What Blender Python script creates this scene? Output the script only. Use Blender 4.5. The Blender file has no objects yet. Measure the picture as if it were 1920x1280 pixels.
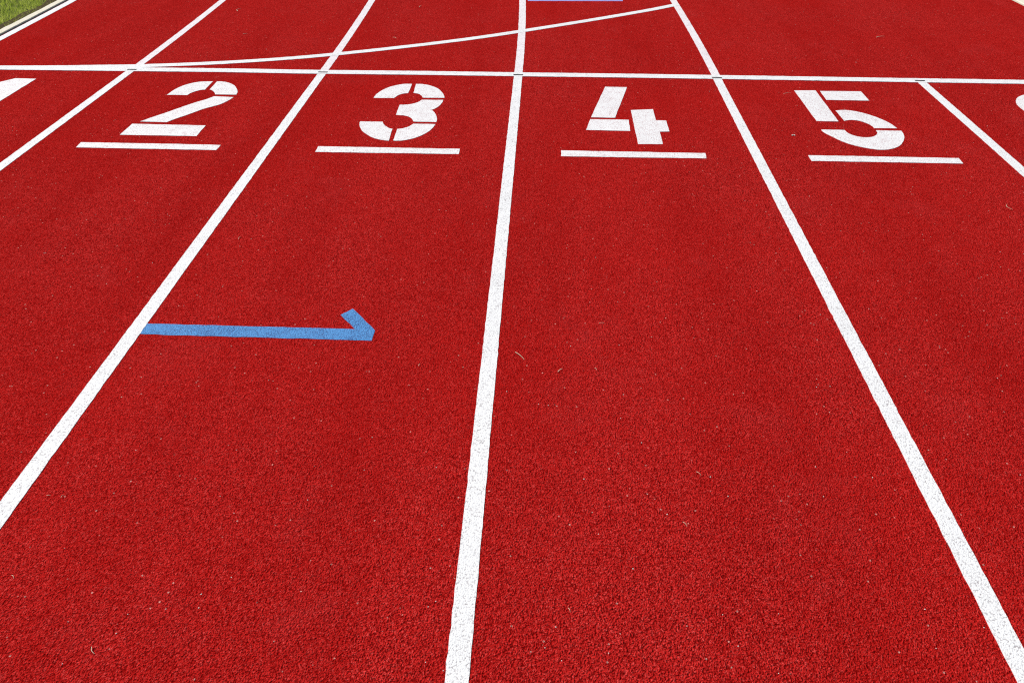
import bpy, bmesh, math, random
from math import sin, cos, radians
import numpy as np
from mathutils import Matrix, Vector
from mathutils.geometry import tessellate_polygon

S = bpy.context.scene
COL = S.collection
random.seed(7)
RNG = np.random.default_rng(7)

# ------------------------------------------------------------------ camera
F, PITCH, YAW, ROLL, H, CX, CY = 1352.75, 0.6792, -0.0431, -0.0003, 1.5241, 2.5938, -4.5143
_cp, _sp, _cy, _sy = cos(PITCH), sin(PITCH), cos(YAW), sin(YAW)
FW = Vector((_sy*_cp, _cy*_cp, -_sp))
_r = Vector((_cy, -_sy, 0)); _u = _r.cross(FW)
RT = cos(ROLL)*_r + sin(ROLL)*_u
UP = -sin(ROLL)*_r + cos(ROLL)*_u
cam_d = bpy.data.cameras.new("camera"); cam = bpy.data.objects.new("camera", cam_d); COL.objects.link(cam)
cam.matrix_world = Matrix(((RT.x, UP.x, -FW.x, CX), (RT.y, UP.y, -FW.y, CY), (RT.z, UP.z, -FW.z, H), (0, 0, 0, 1)))
cam_d.sensor_width = 36.0; cam_d.lens = F*36.0/1920.0
cam_d.clip_start = 0.05; cam_d.clip_end = 3000
S.camera = cam

# ------------------------------------------------------------------ light
SUN_EL, SUN_AZ = radians(48), radians(-62)      # azimuth from +Y, clockwise
w = bpy.data.worlds.new("World"); S.world = w; w.use_nodes = True
nt = w.node_tree; nt.nodes.clear()
sky = nt.nodes.new('ShaderNodeTexSky'); sky.sky_type = 'NISHITA'; sky.sun_disc = False
sky.sun_elevation = SUN_EL; sky.sun_rotation = SUN_AZ
bg = nt.nodes.new('ShaderNodeBackground'); bg.inputs[1].default_value = 0.065
wo = nt.nodes.new('ShaderNodeOutputWorld')
nt.links.new(sky.outputs[0], bg.inputs[0]); nt.links.new(bg.outputs[0], wo.inputs[0])
sd = bpy.data.lights.new("sun", 'SUN'); sd.energy = 4.9; sd.angle = radians(0.5); sd.color = (1.0, 0.97, 0.935)
so = bpy.data.objects.new("sun", sd); COL.objects.link(so)
to_sun = Vector((sin(SUN_AZ)*cos(SUN_EL), cos(SUN_AZ)*cos(SUN_EL), sin(SUN_EL)))
so.rotation_euler = to_sun.to_track_quat('Z', 'Y').to_euler()
so.location = (0, 0, 20)
S.view_settings.view_transform = 'Standard'; S.view_settings.look = 'None'
S.view_settings.exposure = 0.06; S.view_settings.gamma = 1.0
S.render.filter_size = 1.2
try:
    S.cycles.use_denoising = False
    S.cycles.pixel_filter_type = 'BLACKMAN_HARRIS'; S.cycles.filter_width = 1.15
except Exception: pass

def at(x, y, z=0.0):
    """point of the level plane z seen at photo pixel (x, y)"""
    d = FW + RT*((x-960)/F) + UP*((640-y)/F)
    t = (z-H)/d.z
    return (CX+t*d.x, CY+t*d.y)

# ------------------------------------------------------------------ materials
class NT:
    def __init__(s, name):
        s.m = bpy.data.materials.new(name); s.m.use_nodes = True
        s.t = s.m.node_tree; s.t.nodes.clear()
        s.out = s.n('ShaderNodeOutputMaterial'); s.b = s.n('ShaderNodeBsdfPrincipled')
        s.l(s.b.outputs[0], s.out.inputs[0])
        s.geo = s.n('ShaderNodeNewGeometry').outputs['Position']
    def n(s, k, **kw):
        x = s.t.nodes.new(k)
        for a, v in kw.items(): setattr(x, a, v)
        return x
    def l(s, a, b): s.t.links.new(a, b)
    def noise(s, scale, detail=2, rough=.5, vec=None, dist=0):
        x = s.n('ShaderNodeTexNoise'); x.inputs['Scale'].default_value = scale
        x.inputs['Detail'].default_value = detail; x.inputs['Roughness'].default_value = rough
        x.inputs['Distortion'].default_value = dist
        s.l(vec or s.geo, x.inputs['Vector']); return x.outputs[0]
    def vor(s, scale, feat='F1', rnd=1.0, vec=None, out='Distance'):
        x = s.n('ShaderNodeTexVoronoi'); x.feature = feat; x.inputs['Scale'].default_value = scale
        x.inputs['Randomness'].default_value = rnd
        s.l(vec or s.geo, x.inputs['Vector']); return x.outputs[out]
    def ramp(s, f, a, b, c=0.0, d=1.0):
        x = s.n('ShaderNodeMapRange'); x.inputs[1].default_value = a; x.inputs[2].default_value = b
        x.inputs[3].default_value = c; x.inputs[4].default_value = d; s.l(f, x.inputs[0]); return x.outputs[0]
    def math(s, op, a, b=None, c=None):
        x = s.n('ShaderNodeMath'); x.operation = op
        for i, v in enumerate((a, b, c)):
            if v is None: continue
            if isinstance(v, (int, float)): x.inputs[i].default_value = v
            else: s.l(v, x.inputs[i])
        return x.outputs[0]
    def mix(s, f, a, b):
        x = s.n('ShaderNodeMix'); x.data_type = 'RGBA'
        if isinstance(f, float): x.inputs[0].default_value = f
        else: s.l(f, x.inputs[0])
        for i, v in ((6, a), (7, b)):
            if isinstance(v, tuple): x.inputs[i].default_value = (*v, 1)
            else: s.l(v, x.inputs[i])
        return x.outputs[2]
    def bump(s, h, dist, strength=1.0, prev=None):
        x = s.n('ShaderNodeBump'); x.inputs['Distance'].default_value = dist
        x.inputs['Strength'].default_value = strength; s.l(h, x.inputs['Height'])
        if prev: s.l(prev, x.inputs['Normal'])
        return x.outputs[0]
    def flat(s):
        """world position pressed onto z = 0"""
        x = s.n('ShaderNodeVectorMath'); x.operation = 'MULTIPLY'; x.inputs[1].default_value = (1, 1, 0)
        s.l(s.geo, x.inputs[0]); return x.outputs[0]

def granule_height(t, v):
    """worm-like rubber granules of 3-6 mm"""
    wv = t.n('ShaderNodeTexNoise'); wv.inputs['Scale'].default_value = 180; wv.inputs['Detail'].default_value = 1
    t.l(v, wv.inputs['Vector'])
    ad = t.n('ShaderNodeVectorMath'); ad.operation = 'MULTIPLY_ADD'
    ad.inputs[1].default_value = (.0035, .0035, 0); t.l(wv.outputs[1], ad.inputs[0]); t.l(v, ad.inputs[2])
    v2 = ad.outputs[0]
    n1 = t.noise(290, 2.0, .6, v2)
    c1 = t.vor(265, 'SMOOTH_F1', 1.0, v2)
    c1 = t.ramp(c1, .1, .75, 1.0, 0.0)
    h = t.math('ADD', t.math('MULTIPLY', n1, 1.3), t.math('MULTIPLY', c1, .75))
    return h, v2

def mat_rubber():
    t = NT("red_rubber"); v = t.flat()
    h, v2 = granule_height(t, v)
    # each granule has a slightly different red
    cell = t.n('ShaderNodeSeparateColor'); t.l(t.vor(265, 'F1', 1.0, v2, 'Color'), cell.inputs[0])
    c = t.mix(cell.outputs[0], RED_A, RED_B)
    c = t.mix(t.ramp(cell.outputs[1], .80, .92), c, RED_HIGHLIGHT)  # pinkish highlights on granule tips, painted in as paler cells
    # shade in the gaps between granules, painted into the colour
    gap = t.ramp(h, .74, 1.04, 1.0, 0.0)
    c = t.mix(t.math('MULTIPLY', gap, .85), c, RED_GAP_SHADE)
    # wear: broad patches and faint streaks along the lanes
    m1 = t.noise(.9, 4, .6, v); m2 = t.noise(9, 3, .6, v); m3 = t.noise(55, 2, .6, v)
    c = t.mix(t.ramp(m1, .35, .7, 0, .40), c, RED_WORN)
    st = t.n('ShaderNodeVectorMath'); st.operation = 'MULTIPLY'; st.inputs[1].default_value = (2.6, .35, 0); t.l(v, st.inputs[0])
    c = t.mix(t.ramp(t.noise(1.0, 4, .62, st.outputs[0]), .42, .68, 0, .30), c, RED_DEEP)
    c = t.mix(t.ramp(t.noise(2.3, 5, .7, v), .56, .72, 0, .14), c, (.50, .055, .055))
    c = t.mix(t.ramp(m2, .45, .75, 0, .18), c, RED_DEEP)
    c = t.mix(t.ramp(m3, .45, .75, 0, .35), c, RED_DEEP)
    # single dust-pale granules
    sp = t.n('ShaderNodeSeparateColor'); t.l(t.vor(120, 'F1', 1.0, v, 'Color'), sp.inputs[0])
    spd = t.vor(120, 'F1', 1.0, v)
    dust = t.math('MULTIPLY', t.ramp(sp.outputs[1], .988, .99), t.ramp(spd, .2, .35, 1, 0))
    c = t.mix(t.math('MULTIPLY', dust, .75), c, (.62, .34, .28))
    t.l(c, t.b.inputs['Base Color'])
    t.b.inputs['Roughness'].default_value = .42
    t.b.inputs['Specular IOR Level'].default_value = .0
    t.l(t.bump(h, .0046, 1.0), t.b.inputs['Normal'])
    return t.m

def mat_paint(name, white, under, holes, bumpd, dirt, thin=.0):
    """paint film over the granules: same relief, softened, with pinholes down to the rubber"""
    t = NT(name); v = t.flat()
    h, v2 = granule_height(t, v)
    hole = t.ramp(h, holes[0], holes[1], 1.0, 0.0)
    patch = t.noise(14, 3, .6, v)
    hole = t.math('MULTIPLY', hole, t.ramp(patch, .38, .62, .5, 1.0))
    c = t.mix(t.ramp(t.noise(3, 3, .6, v), .4, .7, 0, dirt), white, tuple(x*.86 for x in white))
    if thin:
        # thinly covered patches where the granule tips rub bare
        pt = t.math('MULTIPLY', t.ramp(t.noise(22, 4, .65, v), .50, .66), t.ramp(t.noise(420, 1, .5, v), .50, .60))
        c = t.mix(t.math('MULTIPLY', pt, thin), c, under)
    c = t.mix(hole, c, under)
    t.l(c, t.b.inputs['Base Color'])
    t.b.inputs['Roughness'].default_value = .6; t.b.inputs['Specular IOR Level'].default_value = .3
    t.l(t.bump(h, bumpd, 1.0), t.b.inputs['Normal'])
    return t.m

def mat_simple(name, a, b, scale=40, rough=.9, bd=.002, spec=.15):
    t = NT(name)
    n = t.noise(scale, 4, .65)
    t.l(t.mix(t.ramp(n, .3, .7), a, b), t.b.inputs['Base Color'])
    t.b.inputs['Roughness'].default_value = rough; t.b.inputs['Specular IOR Level'].default_value = spec
    t.l(t.bump(n, bd), t.b.inputs['Normal'])
    return t.m

RED_A, RED_B = (.38, .0110, .0100), (.63, .0260, .0230)
RED_HIGHLIGHT = (.68, .058, .052)
RED_GAP_SHADE, RED_WORN, RED_DEEP = (.085, .0005, .0005), (.46, .009, .007), (.27, .0022, .0018)
M = dict(
    rubber=mat_rubber(),
    fresh=mat_paint("fresh_white_paint", (.775, .775, .765), (.34, .31, .31), (.74, .90), .0010, .3, .25),
    stencil=mat_paint("stencil_white_paint", (.775, .77, .76), (.38, .22, .22), (.74, .90), .0010, .3, .55),
    worn=mat_paint("worn_white_paint", (.79, .76, .76), (.42, .26, .28), (.72, 1.0), .0010, .4),
    blue=mat_paint("blue_paint", (.075, .285, .62), (.025, .07, .22), (.78, 1.10), .0024, .7, .6),
    lilac=mat_paint("worn_lilac_paint", (.32, .33, .70), (.30, .16, .30), (.66, .95), .002, .6),
    black=mat_simple("black_paint", (.018, .02, .022), (.03, .03, .032), 300),
    kerb=mat_simple("pale_concrete", (.62, .56, .43), (.74, .70, .58), 60, .85, .003),
    gravel=mat_simple("grey_gravel", (.16, .17, .14), (.42, .43, .38), 120, .95, .02),
    soil=mat_simple("soil", (.05, .035, .015), (.12, .09, .04), 80, 1, .02, .1),
    joint=mat_simple("joint_dirt", (.06, .012, .014), (.10, .02, .02), 80, 1, .01, .05),
    lawn=mat_simple("lawn_ground", (.035, .05, .010), (.09, .10, .022), 45, 1, .02, .1),
    straw=mat_simple("dry_straw", (.58, .46, .30), (.70, .60, .44), 400, .6, .0),
    grit=mat_simple("pale_grit", (.50, .44, .38), (.72, .68, .62), 500, .6, .0),
)
def mat_grass():
    t = NT("grass_blades")
    a = t.n('ShaderNodeAttribute'); a.attribute_name = 'tint'
    c = t.n('ShaderNodeSeparateColor'); t.l(a.outputs['Color'], c.inputs[0])
    k = t.mix(c.outputs[0], (.26, .38, .022), (.74, .80, .15))
    k = t.mix(t.ramp(c.outputs[1], .90, .97), k, (.52, .46, .22))
    t.l(k, t.b.inputs['Base Color']); t.b.inputs['Roughness'].default_value = .5
    tr = t.n('ShaderNodeBsdfTranslucent'); t.l(k, tr.inputs[0])
    mx = t.n('ShaderNodeMixShader'); mx.inputs[0].default_value = .42
    t.l(t.b.outputs[0], mx.inputs[1]); t.l(tr.outputs[0], mx.inputs[2]); t.l(mx.outputs[0], t.out.inputs[0])
    return t.m
M['grass'] = mat_grass()

# ------------------------------------------------------------------ builders
def link(name, me, mat, kind=None, label=None, cat=None, group=None):
    me.materials.append(mat)
    o = bpy.data.objects.new(name, me); COL.objects.link(o)
    if kind: o['kind'] = kind
    if label: o['label'] = label
    if cat: o['category'] = cat
    if group: o['group'] = group
    return o

def refine(poly, step=.03, jit=.0008, smooth=True, corner=35):
    """closed outline: round the curved stretches, subdivide and roughen the edge as a paint edge is"""
    n = len(poly); P = [Vector(p) for p in poly]
    def turn(i):
        a = P[i]-P[i-1]; b = P[(i+1) % n]-P[i]
        return math.degrees(a.angle(b)) if a.length > 1e-9 and b.length > 1e-9 else 0
    soft = [smooth and turn(i) < corner for i in range(n)]
    out = []
    for i in range(n):
        a, b = P[i], P[(i+1) % n]; L = (b-a).length
        k = max(1, int(L/step))
        curve = soft[i] or soft[(i+1) % n]
        p0 = P[i-1] if soft[i] else a*2-b
        p3 = P[(i+2) % n] if soft[(i+1) % n] else b*2-a
        if curve: k = max(k, 4)
        for j in range(k):
            t = j/k
            if curve:
                q = .5*((2*a)+(b-p0)*t+(2*p0-5*a+4*b-p3)*t*t+(3*a-p0-3*b+p3)*t**3)
            else: q = a+(b-a)*t
            out.append(q)
    if jit:
        m = len(out); g = RNG.normal(0, jit, (m, 2))
        out = [q+Vector((float(g[i][0]), float(g[i][1]))) for i, q in enumerate(out)]
    return out

def film(polys, z0, z1, **kw):
    """a thin film of paint with the given outlines, its foot at z0 and its face at z1"""
    vs, fs = [], []
    for poly in polys:
        q = refine(poly, **kw); n = len(q); o = len(vs)
        vs += [(p.x, p.y, z1) for p in q] + [(p.x, p.y, z0) for p in q]
        for tri in tessellate_polygon([[Vector((p.x, p.y, 0)) for p in q]]):
            a, b, c = (q[i] for i in tri)
            cr = (b-a).x*(c-a).y-(b-a).y*(c-a).x
            fs.append(tuple(o+i for i in (tri if cr > 0 else tri[::-1])))
        for i in range(n): fs.append((o+i, o+(i+1) % n, o+n+(i+1) % n, o+n+i))
    me = bpy.data.meshes.new("film"); me.from_pydata(vs, [], fs); me.update()
    return me

def band(center, width, z0, z1, step=.02, jit=.0006):
    """a strip of the given width along a centre line given as a list of points"""
    c = [Vector(p) for p in center]; L, R_ = [], []
    pts = []
    for i in range(len(c)-1):
        k = max(1, int((c[i+1]-c[i]).length/step))
        pts += [c[i]+(c[i+1]-c[i])*(j/k) for j in range(k)]
    pts.append(c[-1])
    vs, fs = [], []
    for i, p in enumerate(pts):
        d = (pts[min(i+1, len(pts)-1)]-pts[max(i-1, 0)]).normalized(); nrm = Vector((-d.y, d.x))
        wa, wb = width/2+float(RNG.normal(0, jit)), width/2+float(RNG.normal(0, jit))
        a, b = p+nrm*wa, p-nrm*wb
        vs += [(a.x, a.y, z0), (a.x, a.y, z1), (b.x, b.y, z1), (b.x, b.y, z0)]
        if i:
            o = 4*i
            for j in range(3): fs.append((o-4+j, o-3+j, o+1+j, o+j))
    n = len(vs); fs += [(0, 3, 2, 1), (n-4, n-3, n-2, n-1)]
    me = bpy.data.meshes.new("band"); me.from_pydata(vs, [], fs); me.update()
    bm = bmesh.new(); bm.from_mesh(me); bmesh.ops.recalc_face_normals(bm, faces=bm.faces); bm.to_mesh(me); bm.free()
    return me

def spline(pts, n=12):
    P = [Vector(p) for p in pts]; out = []
    for i in range(len(P)-1):
        p0 = P[i-1] if i else P[0]*2-P[1]; a, b = P[i], P[i+1]
        p3 = P[i+2] if i+2 < len(P) else P[-1]*2-P[-2]
        for j in range(n):
            t = j/n
            out.append(.5*((2*a)+(b-p0)*t+(2*p0-5*a+4*b-p3)*t*t+(3*a-p0-3*b+p3)*t**3))
    out.append(P[-1]); return out

BEND = 51.0                                   # the track turns left past the start line
def bend(x, y, c=-BEND):
    """point of the line that crosses the start at x, y metres of arc further on"""
    if y <= 0: return (x, y)
    a = y/BEND
    return (c+(x-c)*cos(a), (x-c)*sin(a))
def arc(x, y0, y1, n=160):
    return [bend(x, y0+(y1-y0)*i/n) for i in range(n+1)]

# ------------------------------------------------------------------ ground
def sheet(name, outline, z, mat):
    me = bpy.data.meshes.new(name)
    q = [Vector((x, y, 0)) for x, y in outline]
    tris = []
    for t in tessellate_polygon([q]):
        a, b, c = (q[i] for i in t)
        tris.append(t if (b-a).cross(c-a).z > 0 else t[::-1])
    me.from_pydata([(p.x, p.y, z) for p in q], [], tris); me.update()
    return link(name, me, mat, 'structure')

ARC_END = 60.0
XL, XR = -1.2425, 6.405
sheet("ground", [(-1500, -1500), (1500, -1500), (1500, 1500), (-1500, 1500)], -0.03, M['lawn'])
trk = arc(XR, -8, ARC_END, 120); trl = arc(XL, -8, ARC_END, 120)
sheet("track_surface", trk+trl[::-1], 0.0, M['rubber'])
g1 = arc(XR+.10, -8, ARC_END, 120); g2 = arc(XR+2.6, -8, ARC_END, 120)
sheet("path", g1+g2[::-1], -0.006, M['gravel'])

def kerb(name, x0, x1, z0, z1, mat, jl=0.0, jr=0.0):
    c = arc(0, -8, ARC_END, 1400); vs, fs = [], []
    for i in range(1401):
        s = -8+(ARC_END+8)*i/1400
        e0, e1 = float(RNG.normal(0, jl)) if jl else 0, float(RNG.normal(0, jr)) if jr else 0
        bv = .004
        row = [(x0+e0, z0), (x0+e0, z1-bv), (x0+e0+bv, z1), (x1+e1-bv, z1), (x1+e1, z1-bv), (x1+e1, z0)]
        for x, z in row:
            p = bend(x, s); vs.append((p[0], p[1], z))
        if i:
            o = 6*i
            for j in range(5): fs.append((o-6+j, o+j, o+1+j, o-5+j))
    me = bpy.data.meshes.new(name); me.from_pydata(vs, [], fs); me.update()
    return link(name, me, mat, 'structure')
kerb("kerb", -1.324, -1.262, -.04, .006, M['kerb'], .002, .0008)
kerb("kerb", 6.413, 6.478, -.04, .012, M['kerb'], .001, .001)
kerb("kerb_joint", -1.2615, -1.243, -.04, -.022, M['joint'])
kerb("soil_edge", -1.420, -1.3245, -.045, -.004, M['soil'], .012, .0)

# ------------------------------------------------------------------ painted lines
LG = "white lane lines leading up to the start line"
WG = "worn white lane lines past the start line"
lower = [
    ([at(-20, 328.5), at(244.1, 133.75)], .0515, "fresh white lane line between the number one and the number two"),
    ([(1.2225, -8), (1.2187, -3.4), (1.2185, -.012)], .0515, "fresh white lane line between numbers two and three, where the blue arrow begins"),
    ([(2.454, -8), (2.4440, -3.8), (2.4385, -.012)], .0515, "fresh white lane line between the number three and the number four"),
    ([(3.660, -8), (3.6585, -3.7), (3.6570, -.012)], .0510, "fresh white lane line between the number four and the number five"),
    ([(4.8750, -8), (4.8800, -1.3), (4.8835, -.014)], .0520, "fresh white lane line between numbers five and six, ending at the start line"),
]
a, b = lower[0][0]
lower[0][0].insert(0, (a[0]-(b[0]-a[0])*4, a[1]-(b[1]-a[1])*4)); lower[0][0][-1] = (b[0], -.012)
for c, wd, lab in lower:
    link("lane_line", band(c, wd, -.001, .0016), M['fresh'], 'thing', lab, "lane line", LG)
upper = [
    (.0075, "worn white lane line running on past the start line above the number two"),
    (1.2175, "worn white lane line continuing past the start between numbers two and three"),
    (2.4385, "worn white lane line past the start that touches the end of the lilac line"),
    (3.6595, "worn white lane line past the start where the curved start line ends"),
]
for x, lab in upper:
    link("lane_line", band(arc(x, -.010 if x > .1 else -.012, ARC_END, 1200), .0515, -.001, .0012), M['worn'], 'thing', lab, "lane line", WG)
link("lane_line", band(arc(-1.207, -8, ARC_END, 1400), .058, -.001, .0014), M['fresh'], 'thing',
     "white lane line running along the pale kerb beside the grass", "lane line")
link("start_line", band([(-1.18, -.018), (-.5, -.012), (.65, -.001), (1.06, -.007), (1.87, .002), (2.27, .001), (3.19, .006), (4.03, .003), (4.74, -.002), (5.5, -.004), (6.38, -.004)], .0690, -.001, .0026, jit=.0009),
     M['fresh'], 'thing', "straight white start line across all lanes above the numbers", "start line")
link("curved_start_line", band(spline([(-1.15, -.016), (-.87, -.004), (-.5, .016), (-.2, .040), (.10, .070), (.60, .162), (1.185, .334), (2.0, .683), (2.70, 1.075), (3.33, 1.466), (3.645, 1.690)]), .0600, -.001, .0020, jit=.0009),
     M['fresh'], 'thing', "curved white start line splitting off and crossing the lanes diagonally", "start line")
for i, (x, y) in enumerate([(-.0, -.014), (1.2188, -.011), (2.4390, -.008), (3.6575, -.0075), (4.8790, -.009)]):
    if i == 0: x = .0060
    link("tick_mark", band([(x-.030, y+.0006), (x+.030, y-.0006)], .0165, .0015, .0031, jit=.0006), M['black'], 'thing',
         "short black tick across the start line at the lane line " +
         ["left of the number two", "between numbers two and three", "between numbers three and four", "between numbers four and five", "between numbers five and six"][i],
         "tick mark", "black ticks at the start line")

# underlines
UG = "white bars under the lane numbers"
Z = lambda l, ox, oy=0, s=3.765: [at(ox+x/s, oy+y/s) for x, y in l]
ul = {2: [(151.9, 267.2), (413.8, 272.2), (405.6, 282), (142.6, 277)], 3: [(596.9, 274.9), (862.5, 279.7), (860.3, 289.5), (591, 285.5)],
      4: [(1051.6, 282.6), (1322.5, 287.9), (1324.7, 297.7), (1051.6, 293.5)], 5: [(1515.2, 291.6), (1797.2, 296.9), (1806, 307.3), (1522.3, 302.3)]}
for k, q in ul.items():
    link("underline", film([[at(*p) for p in q][::-1]], -.001, .0016, smooth=False), M['stencil'], 'thing',
         "short white painted bar under the number " + ["two", "three", "four", "five"][k-2], "underline", UG)

# lane numbers (stencilled)
def ring(cx, cy, rx, ry, a0, a1, n=14, e=2.0):
    out = []
    for i in range(n+1):
        a = radians(a0+(a1-a0)*i/n); c, s = cos(a), sin(a)
        out.append((cx+rx*math.copysign(abs(c)**(2/e), c), cy+ry*math.copysign(abs(s)**(2/e), s)))
    return out
two = [Z([(905, 708), (980, 655), (1060, 608), (1160, 565), (1280, 532), (1420, 510), (1593, 506), (1475, 630), (1420, 634), (1340, 652), (1280, 672), (1240, 692), (1210, 712)], 200, 90, 8),
       Z([(1533, 577), (1580, 579), (1625, 590), (1655, 607), (1672, 628), (1677, 650), (1668, 671), (1520, 669), (1514, 654), (1498, 641), (1480, 635)], 0),
       Z([(1610, 730), (1905, 742), (1830, 790), (1700, 850), (1450, 920), (1200, 1010), (1050, 1060), (900, 1118), (500, 1108), (700, 1038), (900, 972), (1100, 900), (1300, 832), (1500, 772)], 200, 90, 8),
       Z([(935, 876), (1452, 888), (1388, 963), (846, 954)], 0)]
three = [Z([(830, 694), (850, 668), (890, 640), (945, 616), (1000, 602), (1052, 595), (1102, 595), (1075, 660), (1040, 663), (1010, 672), (990, 683), (975, 695)], 480),
         Z([(1130, 595), (1180, 597), (1235, 608), (1280, 626), (1310, 650), (1326, 673), (1330, 693), (1178, 693), (1168, 677), (1148, 665), (1112, 658)], 480),
         Z([(1170, 707), (1322, 708), (1312, 730), (1292, 750), (1265, 768), (1240, 778), (1262, 799), (1275, 824), (1278, 845), (1273, 864), (1113, 861), (1100, 840), (1075, 825), (1040, 817), (987, 814), (1015, 742), (1060, 741), (1115, 733), (1150, 720)], 480),
         Z([(735, 860), (895, 862), (902, 880), (920, 896), (942, 907), (963, 913), (937, 996), (890, 991), (840, 979), (792, 957), (755, 930), (736, 903), (730, 880)], 480),
         Z([(1110, 876), (1267, 879), (1248, 905), (1215, 932), (1168, 958), (1110, 979), (1055, 991), (1010, 996), (970, 995), (997, 913), (1032, 909), (1068, 900), (1095, 887)], 480)]
four = [Z([(657, 615), (812, 618), (727, 834), (557, 831)], 960), Z([(552, 844), (823, 848), (835, 927), (523, 920)], 960),
        Z([(839, 780), (995, 773), (1015, 851), (1088, 853), (1111, 931), (1043, 932), (1066, 1020), (890, 1019)], 960)]
five = [Z([(185, 641), (335, 641), (497, 860), (343, 857)], 1440), Z([(367, 645), (655, 648), (715, 713), (413, 708)], 1440),
        Z([(478, 783), (530, 779), (600, 785), (680, 803), (760, 828), (830, 857), (880, 885), (910, 908), (752, 907), (732, 890), (700, 873), (650, 857), (600, 850), (560, 851), (538, 856)], 1440),
        Z([(375, 917), (540, 920), (562, 940), (600, 957), (650, 969), (700, 972), (740, 967), (765, 953), (772, 938), (762, 922), (940, 926), (956, 950), (961, 975), (954, 1000), (935, 1025), (900, 1045), (850, 1057), (790, 1059), (720, 1052), (640, 1036), (560, 1014), (490, 985), (420, 950), (388, 932)], 1440)]
one = [[(-.506, -.200), (-.507, -.995), (-.637, -.995), (-.637, -.372), (-.745, -.470), (-.745, -.318), (-.690, -.262), (-.638, -.197)]]
six_c, six_r = 5.478, .208
six = [ring(six_c, -.44, six_r, .24, 92, 180) + [(six_c-six_r, -.60), (six_c-.075, -.60), (six_c-.075, -.45)] + ring(six_c, -.44, .078, .115, 180, 92, 6),
       ring(six_c+.012, -.44, six_r-.012, .24, 88, 14) + [(six_c+.085, -.40)] + ring(six_c+.012, -.44, .07, .115, 20, 88, 5),
       [(six_c-six_r, -.612)] + ring(six_c, -.77, six_r, .235, 180, 268) + ring(six_c, -.77, .078, .105, 268, 180, 6) + [(six_c-.075, -.612)],
       ring(six_c+.012, -.77, six_r-.012, .235, -88, 85) + ring(six_c+.012, -.77, .072, .10, 85, -88, 10)]
words = {1: (one, "white stencilled number one cut off by the photo's edge, nearest the grass"),
         2: (two, "white stencilled number two in four pieces on the red track"),
         3: (three, "white stencilled number three in five pieces on the red track"),
         4: (four, "white stencilled number four in three pieces on the red track"),
         5: (five, "white stencilled number five in four pieces on the red track"),
         6: (six, "white stencilled number six, only its round edge in the photo")}
for k, (pl, lab) in words.items():
    link("lane_number", film(pl, -.001, .0016, jit=.0006), M['stencil'], 'thing', lab, "lane number", "stencilled lane numbers")

# blue arrow and lilac line
arrow = [at(*p) for p in [(276.5, 606.9), (263.4, 626.4), (697, 638.9), (703.5, 619.9), (662.4, 578.8), (638.4, 590.7), (665, 616.8)]]
arrow[0] = (1.235, arrow[0][1]); arrow[1] = (1.235, arrow[1][1])
link("arrow", film([arrow], -.001, .0010, smooth=False, jit=.0008), M['blue'], 'thing',
     "blue half-headed arrow pointing right from a white lane line", "arrow")
link("marker_line", film([[(2.452, 1.746), (3.221, 1.774), (3.221, 1.826), (2.452, 1.800)]], -.001, .0009, smooth=False), M['lilac'], 'thing',
     "faded lilac line along the top of the photo past the start line", "marker line")

# ------------------------------------------------------------------ loose bits
def grain(x, y, r, name="grit_grain", label="tiny pale grain of grit lying loose on the red track", cat="grit", group="pale grit grains on the track"):
    bm = bmesh.new(); bmesh.ops.create_icosphere(bm, subdivisions=1, radius=r)
    for v in bm.verts: v.co = Vector((v.co.x*random.uniform(.75, 1.3), v.co.y*random.uniform(.75, 1.3), v.co.z*random.uniform(.5, .8)+r*.45))
    me = bpy.data.meshes.new(name); bm.to_mesh(me); bm.free()
    o = link(name, me, M['grit'], 'thing', label, cat, group); o.location = (x, y, 0); return o
def straw(p, q, wd=.0011, bow=.15, label=None, group="dry straws on the track", z=.0028):
    a, b = Vector((*at(*p), z)), Vector((*at(*q), z)); d = b-a; L = d.length
    n = Vector((-d.y, d.x, 0)).normalized(); vs, fs = [], []
    K, C = 8, 6
    for i in range(K+1):
        t = i/K; c = a+d*t+n*(.6*L*bow*sin(math.pi*t))+Vector((0, 0, .002*sin(math.pi*t)))
        rr = .8*wd*(1-.5*t)
        for j in range(C):
            an = 2*math.pi*j/C
            p_ = c+n*(rr*cos(an))+Vector((0, 0, rr*sin(an))); vs.append(tuple(p_))
        if i:
            for j in range(C): fs.append(((i-1)*C+j, (i-1)*C+(j+1) % C, i*C+(j+1) % C, i*C+j))
    fs += [tuple(range(C)), tuple(K*C+j for j in range(C))[::-1]]
    me = bpy.data.meshes.new("straw"); me.from_pydata(vs, [], fs); me.update()
    return link("straw", me, M['straw'], 'thing', label or "short dry straw fragment lying on the red track", "straw", group)

straw((966, 661), (983, 675), .0013, .05, "longest dry straw, lying just right of the middle lane line")
straw((1046, 698), (1055, 692), .0018, .08, "short pale straw with a dark shadow, right of the longest straw")
straw((1643, 71), (1658, 69), .0025, .08, "pale straw lying far past the start line above the number five")
straw((173, 1213), (178, 1226), .0012, -.2, "bent pale straw low in the left corner of the track")
straw((785, 687), (788, 683), .0013, .05, "tiny upright dry straw between the blue arrow's tip and the middle lane line")
straw((446, 22), (451, 17), .0028, .35, "curled pale straw past the start line above the number two")
straw((456, 65), (464, 64), .0024, .05, "straight pale straw between the curled straw and the curved start line")
straw((1888, 384), (1898, 394), .0010, -.5, "curled thin straw at the right edge below the outermost lane line")
straw((1123, 607), (1133, 607), .0010, .1, "thin level straw in the middle of the lane with number four, level with the arrow")
straw((88, 930), (96, 930), .0009, .05, "tiny level straw beside the left lane line near where it leaves the photo")
straw((115, 934), (120, 929), .0009, .1, "tiny slanted straw just right of the level straw by the left lane line")
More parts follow.
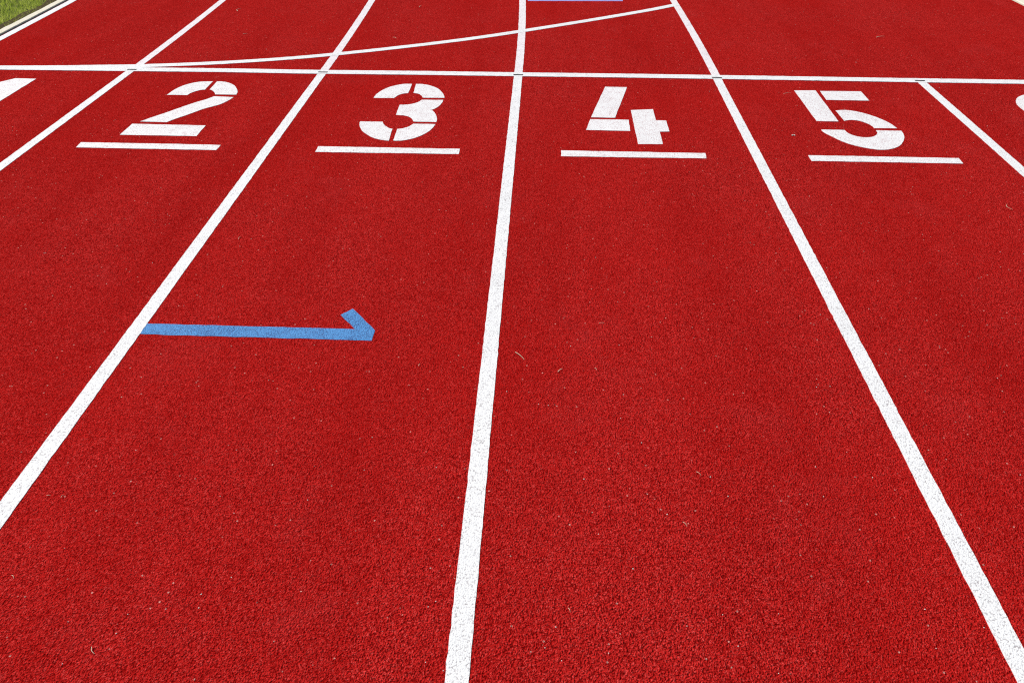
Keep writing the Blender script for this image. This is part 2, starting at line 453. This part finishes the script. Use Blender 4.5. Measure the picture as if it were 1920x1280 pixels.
straw((1115, 691), (1119, 695), .0009, .1, "tiny straw right of the short pale straw with the dark shadow")
straw((1305, 885), (1314, 892), .0008, .1, "thin slanted straw in the wide lane, the nearer one to the right lane line")
straw((1280, 979), (1288, 988), .0008, .1, "thin slanted straw in the wide lane, just below the other slanted one")
straw((1065, 1140), (1069, 1148), .0008, .15, "tiny upright straw near the bottom, right of the middle lane line")
straw((1469, 177), (1483, 175), .0013, .08, "faint thin straw left of the top of the number five")
straw((447, 450), (451, 445), .0012, .1, "tiny slanted straw above the blue arrow's shaft, beside the lane line")
straw((737, 71), (743, 73), .0016, .2, "small pale straw just above the curved start line over the number three")
straw((786, 15), (790, 12), .0026, .1, "stubby pale straw at the top of the photo, above the number three")
straw((23, 1079), (27, 1085), .0009, .2, "tiny bent straw at the left edge of the photo, low down")

ring_bm = bmesh.new()
rx, ry = at(1487.5, 255)
me = bpy.data.meshes.new("shell_bit"); vs, fs = [], []
for i in range(13):
    a_ = radians(-30+i*20); 
    for j in range(6):
        b_ = 2*math.pi*j/6; rr = .007+.0022*cos(b_)
        vs.append((rx+rr*cos(a_), ry+rr*sin(a_), .003+.0022*sin(b_)))
    if i:
        for j in range(6): fs.append(((i-1)*6+j, i*6+j, i*6+(j+1) % 6, (i-1)*6+(j+1) % 6))
fs += [tuple(range(6)), tuple(range(72, 78))[::-1]]
me.from_pydata(vs, [], fs); me.update()
link("shell_bit", me, M['grit'], 'thing', "small white curled shell bit on the red track left of the number five", "shell")
ring_bm.free()

for x, y, r in [(950, 734, 2.2), (1605, 117.5, 3.2), (1330, 172, 2.8), (345, 573, 1.9), (286, 493, 1.8), (1646, 527, 1.9), (1629, 579, 1.9), (1538, 590, 1.8),
                (449, 322, 2.2), (488, 259, 2.2), (255, 844, 1.7), (439, 962, 1.6), (434, 1082, 1.6), (377, 1114, 1.6), (817, 1127, 1.7), (803, 1137, 1.7),
                (1042, 1175, 1.9), (1022, 1214, 1.7), (1053, 1238, 1.6), (798, 1241, 1.6), (831, 1257, 1.6), (1734, 1142, 2.0), (1845, 1176, 1.8), (1755, 1215, 1.6),
                (504, 713, 2.0), (698, 820, 1.9), (818, 876, 1.9), (683, 881, 1.7), (413, 930, 1.6), (577, 937, 1.7), (83, 475, 2.2), (86, 475, 1.8), (389, 408, 2.0),
                (314, 402, 1.8), (1117, 483, 2.0), (1419, 546, 2.2), (1143, 389, 1.9), (1106, 567, 1.7), (1158, 566, 1.7), (1298, 614, 1.7), (1161, 647, 1.7),
                (1132, 731, 1.8), (1169, 740, 2.1), (1164, 784, 1.8), (1010, 758, 1.9), (1028, 760, 2.0), (1203, 830, 2.0), (1095, 898, 2.4), (1332, 894, 2.2), (1365, 930, 2.1),
                (1251, 964, 2.2), (1529, 875, 2.1), (1544, 931, 2.1), (1636, 895, 1.9), (1603, 894, 1.6), (1531, 726, 1.9), (1534, 721, 1.6), (1555, 773, 1.6), (1661, 663, 1.7),
                (1870, 709, 1.9), (1913, 890, 2.0), (1187, 1066, 2.2), (1141, 1224, 1.9), (1384, 1211, 2.0), (1355, 1152, 1.6), (1460, 1262, 1.7), (1122, 1001, 1.6),
                (1460, 1150, 1.5), (1288, 1173, 1.5), (378, 1113, 1.6), (373, 1139, 1.8), (117, 1244, 1.7), (240, 1151, 1.6), (218, 1187, 1.9), (128, 1165, 1.5),
                (1455, 475, 1.9), (1454, 490, 1.8), (1711, 351, 1.9), (1730, 440, 1.8), (1070, 649, 2.2), (1041, 650, 1.5), (118, 119, 2.6), (134, 134.5, 2.8), (65, 111, 2.4),
                (395, 131, 2.6), (583, 147, 2.6), (574, 99, 2.6), (499, 92.5, 2.6), (1313, 64, 2.8), (1486, 134, 2.4), (1491, 47, 2.4), (1765, 146, 2.4), (1851, 237, 2.6), (1761, 165, 2.2),
                (1775, 286, 2.0), (1196, 175, 2.4), (1075, 235, 2.2), (1071, 308, 2.0), (981, 299, 1.9), (1298, 275, 2.0)]:
    grain(*at(x, y), r*.00085)

def fine_grit(n=260):
    vs, fs = [], []
    for _ in range(n):
        x, y = RNG.uniform(-1.1, 6.3), RNG.uniform(-4.6, 2.4); r = float(np.clip(RNG.lognormal(-.25, .3), .3, 1.5))*.0010; o = len(vs)
        for dx, dy, dz in ((1, 0, 0), (0, 1, 0), (-1, 0, 0), (0, -1, 0), (0, 0, 1)):
            vs.append((x+dx*r*RNG.uniform(.6, 1.4), y+dy*r*RNG.uniform(.6, 1.4), .0005+dz*r))
        fs += [(o, o+1, o+4), (o+1, o+2, o+4), (o+2, o+3, o+4), (o+3, o, o+4)]
    me = bpy.data.meshes.new("fine_grit"); me.from_pydata(vs, [], fs); me.update()
    link("fine_grit", me, M['grit'], 'stuff', "fine pale grit and dust scattered over the red track", "grit")
fine_grit()

# ------------------------------------------------------------------ grass
def grass():
    n = 110000
    s = RNG.uniform(-1.0, 4.6, n); u = RNG.beta(1.0, 1.5, n)*3.2
    # edge of the turf wavers over the soil strip and the kerb
    edge = -1.310+.040*np.clip((1.25-s)/.6, 0, 1)+.018*np.sin(s*9)+.012*np.sin(s*23+1)+RNG.normal(0, .008, n)
    x = edge-u
    a = np.maximum(s, 0)/BEND; c = -BEND
    bx = np.where(s > 0, c+(x-c)*np.cos(a), x); by = np.where(s > 0, (x-c)*np.sin(a), s)
    clump = .5+.5*np.sin(bx*21+3*np.sin(by*13))*np.sin(by*17+2*np.sin(bx*11))
    h = RNG.uniform(.018, .044, n)*(.65+.6*clump); wd = RNG.uniform(.0016, .0034, n)
    th = RNG.uniform(0, 2*np.pi, n); lean = RNG.uniform(.2, 1.1, n)*h; ph = RNG.uniform(0, 2*np.pi, n)
    dx, dy = np.cos(th)*wd/2, np.sin(th)*wd/2; lx, ly = np.cos(ph)*lean, np.sin(ph)*lean
    z = np.full(n, -.030)
    V = np.empty((n, 5, 3), np.float32)
    V[:, 0] = np.stack([bx-dx, by-dy, z], 1); V[:, 1] = np.stack([bx+dx, by+dy, z], 1)
    V[:, 2] = np.stack([bx-dx*.8+lx*.35, by-dy*.8+ly*.35, z+h*.62], 1); V[:, 3] = np.stack([bx+dx*.8+lx*.35, by+dy*.8+ly*.35, z+h*.62], 1)
    V[:, 4] = np.stack([bx+lx, by+ly, z+h], 1)
    me = bpy.data.meshes.new("grass")
    me.vertices.add(n*5); me.vertices.foreach_set('co', V.ravel())
    o = (np.arange(n)*5)[:, None]
    loops = np.concatenate([o+np.array([[0, 1, 3, 2]]), o+np.array([[2, 3, 4]])], 1).ravel()
    me.loops.add(n*7); me.loops.foreach_set('vertex_index', loops.astype(np.int32))
    me.polygons.add(n*2)
    ls = (np.arange(n)*7)[:, None]+np.array([[0, 4]]); me.polygons.foreach_set('loop_start', ls.ravel().astype(np.int32))
    me.update(calc_edges=True)
    at_ = me.attributes.new('tint', 'FLOAT_COLOR', 'POINT')
    t0 = np.clip(.25+.5*clump+RNG.normal(0, .22, n), 0, 1); t1 = RNG.uniform(0, 1, n)
    col = np.stack([t0, t1, t0, np.ones(n)], 1).astype(np.float32)
    at_.data.foreach_set('color', np.repeat(col, 5, 0).ravel())
    link("grass", me, M['grass'], 'stuff', "short green grass growing beside the pale kerb", "grass")
grass()
